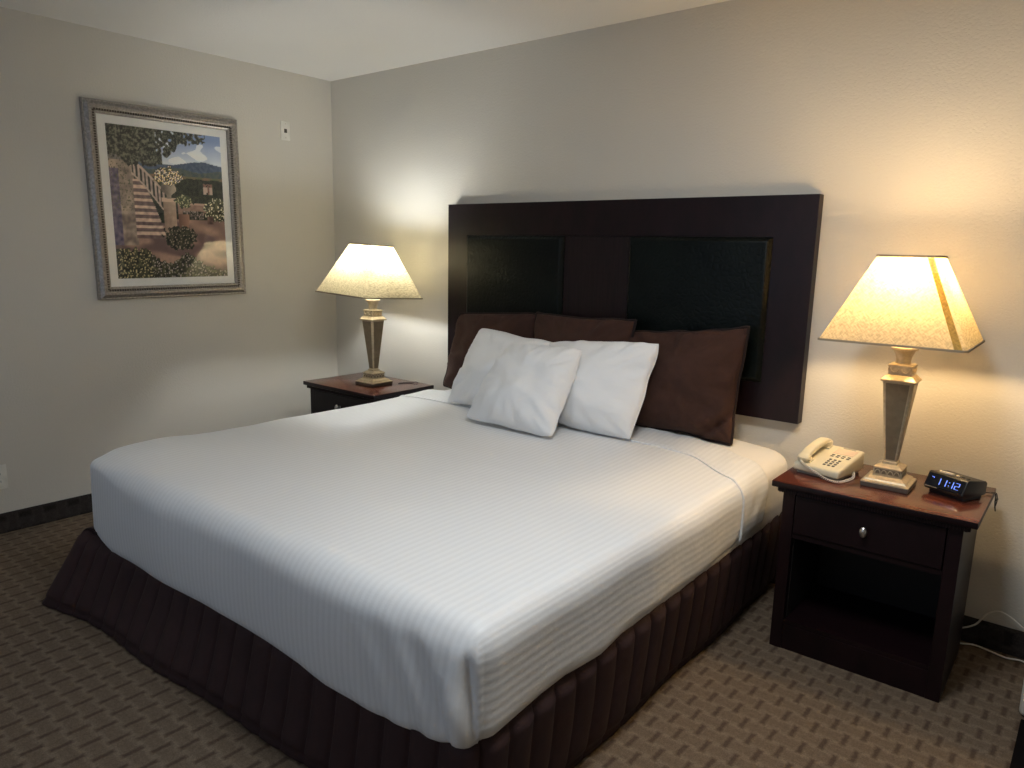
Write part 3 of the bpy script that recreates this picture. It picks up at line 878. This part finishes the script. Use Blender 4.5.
# white cords by the baseboard
bm = bmesh.new()
tube(bm, smooth_path([(3.62, -.05, .02), (3.70, -.035, .040), (3.756, -.03, .052), (3.809, -.03, .085), (3.838, -.03, .135), (3.872, -.03, .160), (3.91, -.03, .152), (3.956, -.03, .122), (4.01, -.03, .085), (4.05, -.06, .03), (4.06, -.16, .03), (4.055, -.283, .05)], 8), .0032, 8)
tag(obj('white_cable', bm, M['cord'], smooth=True), 'white cord looping up against the wall right of the nightstand', 'cord', 'white cords by the baseboard')
bm = bmesh.new()
tube(bm, smooth_path([(3.66, -.07, .006), (3.764, -.055, .006), (3.816, -.034, .008), (3.868, -.042, .006), (3.917, -.056, .006), (3.97, -.045, .006), (4.01, -.10, .006), (4.02, -.2, .01), (4.025, -.283, .03)], 8), .0032, 8)
tag(obj('white_cable', bm, M['cord'], smooth=True), 'white cord lying flat on the carpet along the baseboard', 'cord', 'white cords by the baseboard')

# ------------------------------------------------------------------ wall plates
t = thing('wall_plate', 'small ivory wall plate with a dark square jack, high beside the picture', 'wall plate', (0, -.349, 2.094))
obj('cover_plate', B(0, .006, -.032, .032, -.055, .055, bev=.002), M['plate'], t, angle=40)
obj('jack', B(.005, .0075, -.010, .009, -.012, .011), M['dark'], t)['label'] = 'dark square jack opening'
for z in (-.040, .040):
    bm = bmesh.new(); loft(bm, [[(.005, .003 * math.cos(a), z + .003 * math.sin(a)) for a in [2 * PI * k / 12 for k in range(12)]], [(.0072, .003 * math.cos(a), z + .003 * math.sin(a)) for a in [2 * PI * k / 12 for k in range(12)]]])
    obj('screw', bm, M['greybtn'], t)
t = thing('power_outlet', 'ivory power outlet low on the left wall near the carpet', 'outlet', (0, -2.020, .281))
obj('cover_plate', B(0, .006, -.036, .036, -.060, .060, bev=.002), M['plate'], t, angle=40)
obj('receptacle', B(.005, .009, -.017, .017, -.046, .046, bev=.0015), M['plate'], t)
for z in (-.026, .012):
    for y in (-.007, .005): obj('slot', B(.0085, .0095, y, y + .002, z, z + .010), M['dark'], t)

# ------------------------------------------------------------------ framed picture
PT = thing('framed_picture', 'framed print of a garden stairway in a pewter beaded frame on the left wall', 'picture', (0, -1.090, 1.612), 0)
PT.rotation_euler = (math.radians(.5), 0, 0)
FW, FH, FR = .416, .495, .066
prof = [(0, 0), (0, .018), (.004, .024), (.010, .022), (.014, .026), (.026, .034), (.038, .033), (.044, .028), (.050, .026), (.060, .022), (.066, .016), (.066, .004)]
bm = bmesh.new(); cs = []
for sy, sz in ((-1, -1), (1, -1), (1, 1), (-1, 1)):
    cs.append([bm.verts.new((d, sy * (FW - o), sz * (FH - o))) for o, d in prof])
for k in range(4):
    a, b = cs[k], cs[(k + 1) % 4]
    for i in range(len(prof) - 1): bm.faces.new((a[i], a[i + 1], b[i + 1], b[i]))
fr = obj('frame', bm, M['pewter'], PT, angle=30)
bm = bmesh.new()
o = .049; n1 = int(2 * (FW - o) / .0125); n2 = int(2 * (FH - o) / .0125)
for s in (-1, 1):
    for i in range(n1):
        y = -(FW - o) + 2 * (FW - o) * (i + .5) / n1; box(bm, .024, .031, y - .0042, y + .0042, s * (FH - o) - .005, s * (FH - o) + .005)
    for i in range(n2):
        z = -(FH - o) + 2 * (FH - o) * (i + .5) / n2; box(bm, .024, .031, s * (FW - o) - .005, s * (FW - o) + .005, z - .0042, z + .0042)
obj('beading', bm, M['pewterdk'], fr)
obj('mat_board', B(.002, .008, -FW + FR - .004, FW - FR + .004, -FH + FR - .004, FH - FR + .004), M['mat'], PT)

# the print: a painted garden scene (flat artwork colours)
def lerp(a, b, t): return [a[i] + (b[i] - a[i]) * t for i in range(3)]
def nz(x, y, s=0): return noise.noise(Vector((x, y, s)))
def paint(u, v):
    g = nz(u * 34, v * 40, 1); g2 = nz(u * 80, v * 90, 2); g3 = nz(u * 12, v * 14, 3)
    # sky
    c = lerp([.66, .68, .70], [.34, .43, .60], min(1, max(0, (v - .78) / .18)))
    if nz(u * 6, v * 16, 5) > .12: c = lerp(c, [.80, .79, .76], .6)
    # mountains
    m1 = .790 + .018 * math.sin(u * 9 + .5) + .010 * nz(u * 8, 1)
    m2 = .745 + .012 * math.sin(u * 14)
    if v < m1: c = lerp([.14, .20, .32], [.22, .29, .38], g + .5)
    if v < m2: c = lerp([.17, .23, .24], [.26, .28, .24], g + .5)
    if v < .705: c = lerp([.46, .30, .20], [.32, .30, .17], g3 * 2 + .5)
    if v < .685 + .012 * g3: c = lerp([.045, .065, .035], [.15, .17, .09], max(0, g + .45 + g2 * .4))
    # distant house
    if .80 < u < .91 and .585 < v < .665:
        if v < .640 and (.81 < u < .85 or .865 < u < .90): c = [.62, .52, .46]
        elif v < .66 and .81 < u < .90 and g2 > -.2: c = [.45, .27, .22]
    # cypress and pole
    if abs(u - .845) < .006 and .44 < v < .60: c = [.06, .07, .05]
    # terrace floor
    if v < .405 - .03 * (u < .5):
        sh = nz(u * 5 + v * 3, v * 13, 8)
        c = lerp([.30, .20, .20], [.58, .42, .33], min(1, max(0, .5 + sh * 2.2)))
        c = lerp(c, [.35, .26, .24], .25 + .2 * g)
    # back parapet
    if .56 < u < .82 and .44 < v < .52: c = lerp([.42, .29, .25], [.52, .38, .31], g + .5)
    if .56 < u < .82 and .505 < v < .52: c = [.60, .47, .38]
    if .60 < u < .80 and .41 < v < .465: c = lerp([.08, .09, .05], [.50, .42, .40], 1 if g2 > .25 else max(0, g + .2))
    # right bushes with white flowers
    d = math.hypot((u - .93) / .13, (v - .48) / .085) + .3 * g
    if d < 1: c = [.80, .76, .62] if g2 > .30 else lerp([.08, .09, .04], [.30, .30, .16], g + .5)
    if .83 < u < .89 and .375 < v < .43: c = lerp([.22, .13, .11], [.36, .24, .20], g + .5)
    # wall of the stair, left
    if u < .20 and .22 < v < .90:
        c = lerp([.34, .28, .25], [.56, .47, .38], min(1, max(0, g3 + .5 + g * .5)))
        if u < .075 and v < .72: c = lerp([.20, .17, .28], [.36, .30, .36], g + .5)
        if v > .78: c = lerp([.30, .27, .27], [.42, .40, .38], g + .5)
        if g2 > .28 and v > .45: c = [.24, .24, .15]
    # stair flight, curving to the right as it descends
    if .27 < v < .66:
        t = (.66 - v) / .39
        xl = .185; xr = .25 + .19 * t ** .8 + .01
        if xl < u < xr:
            k = (v - .27) / .044; fk = k - math.floor(k)
            c = lerp([.27, .19, .19], [.38, .28, .26], g + .5) if fk < .55 else lerp([.60, .48, .40], [.72, .60, .50], g + .5)
    # balustrade rail
    t = (u - .18) / .27
    if 0 < t < 1:
        rail = .795 - .20 * t ** 1.25; foot = rail - .105 - .05 * t
        if foot < v < rail:
            fb = (u * 30) % 1
            if rail - v < .020 or v - foot < .016: c = [.62, .53, .46]
            elif fb < .52: c = lerp([.50, .42, .37], [.66, .58, .50], g + .5)
            else: c = [.10, .10, .07]
    # pedestal
    if .435 < u < .545 and .27 < v < .545:
        c = lerp([.40, .30, .24], [.60, .48, .38], (u - .435) / .11 * .6 + .3 + .3 * g)
    if .420 < u < .560 and .520 < v < .548: c = [.66, .55, .45]
    # urn
    if .545 < v < .66:
        w_ = .022 + .045 * sstep(.565, .60, v) - .01 * sstep(.62, .64, v)
        if abs(u - .488) < w_: c = lerp([.25, .20, .17], [.62, .54, .45], .5 + (u - .488) * 7 + .2 * g)
    d = math.hypot((u - .49) / .13, (v - .695) / .058) + .35 * g
    if d < 1: c = ([.82, .70, .42] if g2 > .18 else [.80, .74, .72]) if g2 > .05 and d < .95 else lerp([.13, .14, .08], [.30, .28, .16], g + .5)
    # bush behind pedestal
    d = math.hypot((u - .62) / .08, (v - .53) / .045) + .35 * g
    if d < 1: c = [.62, .60, .40] if g2 > .2 else lerp([.12, .15, .07], [.28, .31, .15], g + .5)
    # terracotta pot and shrub by the steps
    if .56 < u < .66 and .30 < v < .44 and abs(u - .61) < .03 + (v - .30) * .2: c = lerp([.30, .18, .14], [.54, .36, .27], .5 + (u - .61) * 8)
    d = math.hypot((u - .57) / .15, (v - .275) / .085) + .4 * g
    if d < 1: c = [.48, .42, .34] if g2 > .32 else lerp([.04, .055, .03], [.20, .20, .12], g + .5)
    # foliage canopy
    edge = .84 - .09 * math.sin((u + .05) * 4.2) * (u < .45) + .10 * sstep(.45, .78, u) + .05 * nz(u * 9, 4) + .03 * g
    if v > edge and u < .86 + .06 * g:
        if not (g > .30 and u > .4): c = lerp([.07, .08, .055], [.36, .36, .28], max(0, min(1, g * 1.2 + .4 + g2 * 1.1)))
    # foreground garden
    e2 = .20 - .10 * sstep(.22, .45, u) + .07 * math.exp(-((u - .62) / .08) ** 2) - .06 * sstep(.7, 1, u) + .03 * g
    if v < e2:
        c = lerp([.05, .06, .03], [.26, .26, .13], max(0, g + .4 + .3 * g2))
        if g2 > .27: c = [.60, .54, .34] if u < .3 else [.52, .47, .44]
    gg = .3 * c[0] + .55 * c[1] + .15 * c[2]; c = lerp(c, [gg, gg, gg], .28); c = lerp(c, [.46, .43, .39], .10)
    return [min(1, max(0, q)) for q in c]
def srgb2lin(x): return x / 12.92 if x < .04045 else ((x + .055) / 1.055) ** 2.4
NU, NV = 170, 214
pw_, ph_ = .308, .388
verts = [(.0095, -pw_ + 2 * pw_ * i / NU, -ph_ + 2 * ph_ * j / NV) for j in range(NV + 1) for i in range(NU + 1)]
faces = [(j * (NU + 1) + i, j * (NU + 1) + i + 1, (j + 1) * (NU + 1) + i + 1, (j + 1) * (NU + 1) + i) for j in range(NV) for i in range(NU)]
me = bpy.data.meshes.new('art_print'); me.from_pydata(verts, [], faces)
ca = me.color_attributes.new('paint', 'FLOAT_COLOR', 'POINT')
buf = np.ones((len(verts), 4), dtype=np.float32)
for j in range(NV + 1):
    for i in range(NU + 1):
        c = paint(i / NU, j / NV)
        k = j * (NU + 1) + i; buf[k, :3] = [srgb2lin(q) * 2.5 + .003 for q in c]
ca.data.foreach_set('color', buf.ravel())
m = NT('garden_print'); a = m.n('ShaderNodeAttribute'); a.attribute_name = 'paint'; m.set(Base_Color=a.outputs[0], Roughness=.7); me.materials.append(m.m)
ap = bpy.data.objects.new('art_print', me); C.objects.link(ap); ap.parent = PT; ap['label'] = 'printed scene of garden steps with urn, flowers and hills'
# glazing
m = NT('picture_glass'); m.t.nodes.remove(m.b)
tr = m.n('ShaderNodeBsdfTransparent'); gl = m.n('ShaderNodeBsdfGlossy'); gl.inputs['Roughness'].default_value = .015
fz = m.n('ShaderNodeFresnel'); fz.inputs[0].default_value = 1.6
mx = m.n('ShaderNodeMixShader'); m.l(fz.outputs[0], mx.inputs[0]); m.l(tr.outputs[0], mx.inputs[1]); m.l(gl.outputs[0], mx.inputs[2]); m.l(mx.outputs[0], m.out.inputs[0])
bm = bmesh.new(); gy, gz = FW - FR + .003, FH - FR + .003
bm.faces.new([bm.verts.new(p) for p in ((.0135, -gy, -gz), (.0135, gy, -gz), (.0135, gy, gz), (.0135, -gy, gz))])
obj('glass', bm, m.m, PT)

# ------------------------------------------------------------------ right edge: desk end and bin
mt_ = obj('floor_mat', B(4.0, 4.8, -1.7, -.46, .0, .012, bev=.003), M['rubber'])
tag(mt_, 'black floor mat cut off by the lower right corner of the photo', 'mat')
ab = thing('power_adapter', 'small off-white adapter box at the right photo edge, where the white cords end', 'adapter', (4.045, -.36, 0))
obj('adapter_case', B(-.055, .055, -.075, .075, .004, .15, bev=.016, seg=4), M['bin'], ab, angle=50)
bm = bmesh.new(); box(bm, -.045, .045, -.06, .06, 0, .006); obj('foot', bm, M['blackcord'], ab)
obj('vent_strip', B(-.0565, -.0545, -.045, .045, .095, .103), M['dark'], ab)

# ------------------------------------------------------------------ light
def area(name, loc, rot, sx, sy, e, col):
    l = bpy.data.lights.new(name, 'AREA'); l.shape = 'RECTANGLE'; l.size = sx; l.size_y = sy; l.energy = e; l.color = col
    o = bpy.data.objects.new(name, l); C.objects.link(o); o.location = loc; o.rotation_euler = rot; return o
# daylight through the window behind the camera
area('window_daylight', ((WX0 + WX1) / 2, YF - .12, (WZ0 + WZ1) / 2), (PI / 2, 0, 0), WX1 - WX0, WZ1 - WZ0, 5.5, (.55, .74, 1))
# soft overhead fill added near the foot of the bed, no real fixture
area('overhead_fill', (3.35, -1.78, H - .03), (0, 0, 0), .5, .5, 17, (.92, .97, 1))
w = bpy.data.worlds.new('world'); SC.world = w; w.use_nodes = True
w.node_tree.nodes['Background'].inputs[0].default_value = (.6, .7, .9, 1); w.node_tree.nodes['Background'].inputs[1].default_value = .5

SC.view_settings.view_transform = 'Standard'; SC.view_settings.look = 'None'
SC.view_settings.gamma = 1; SC.view_settings.use_curve_mapping = False
SC.view_settings.exposure = .62
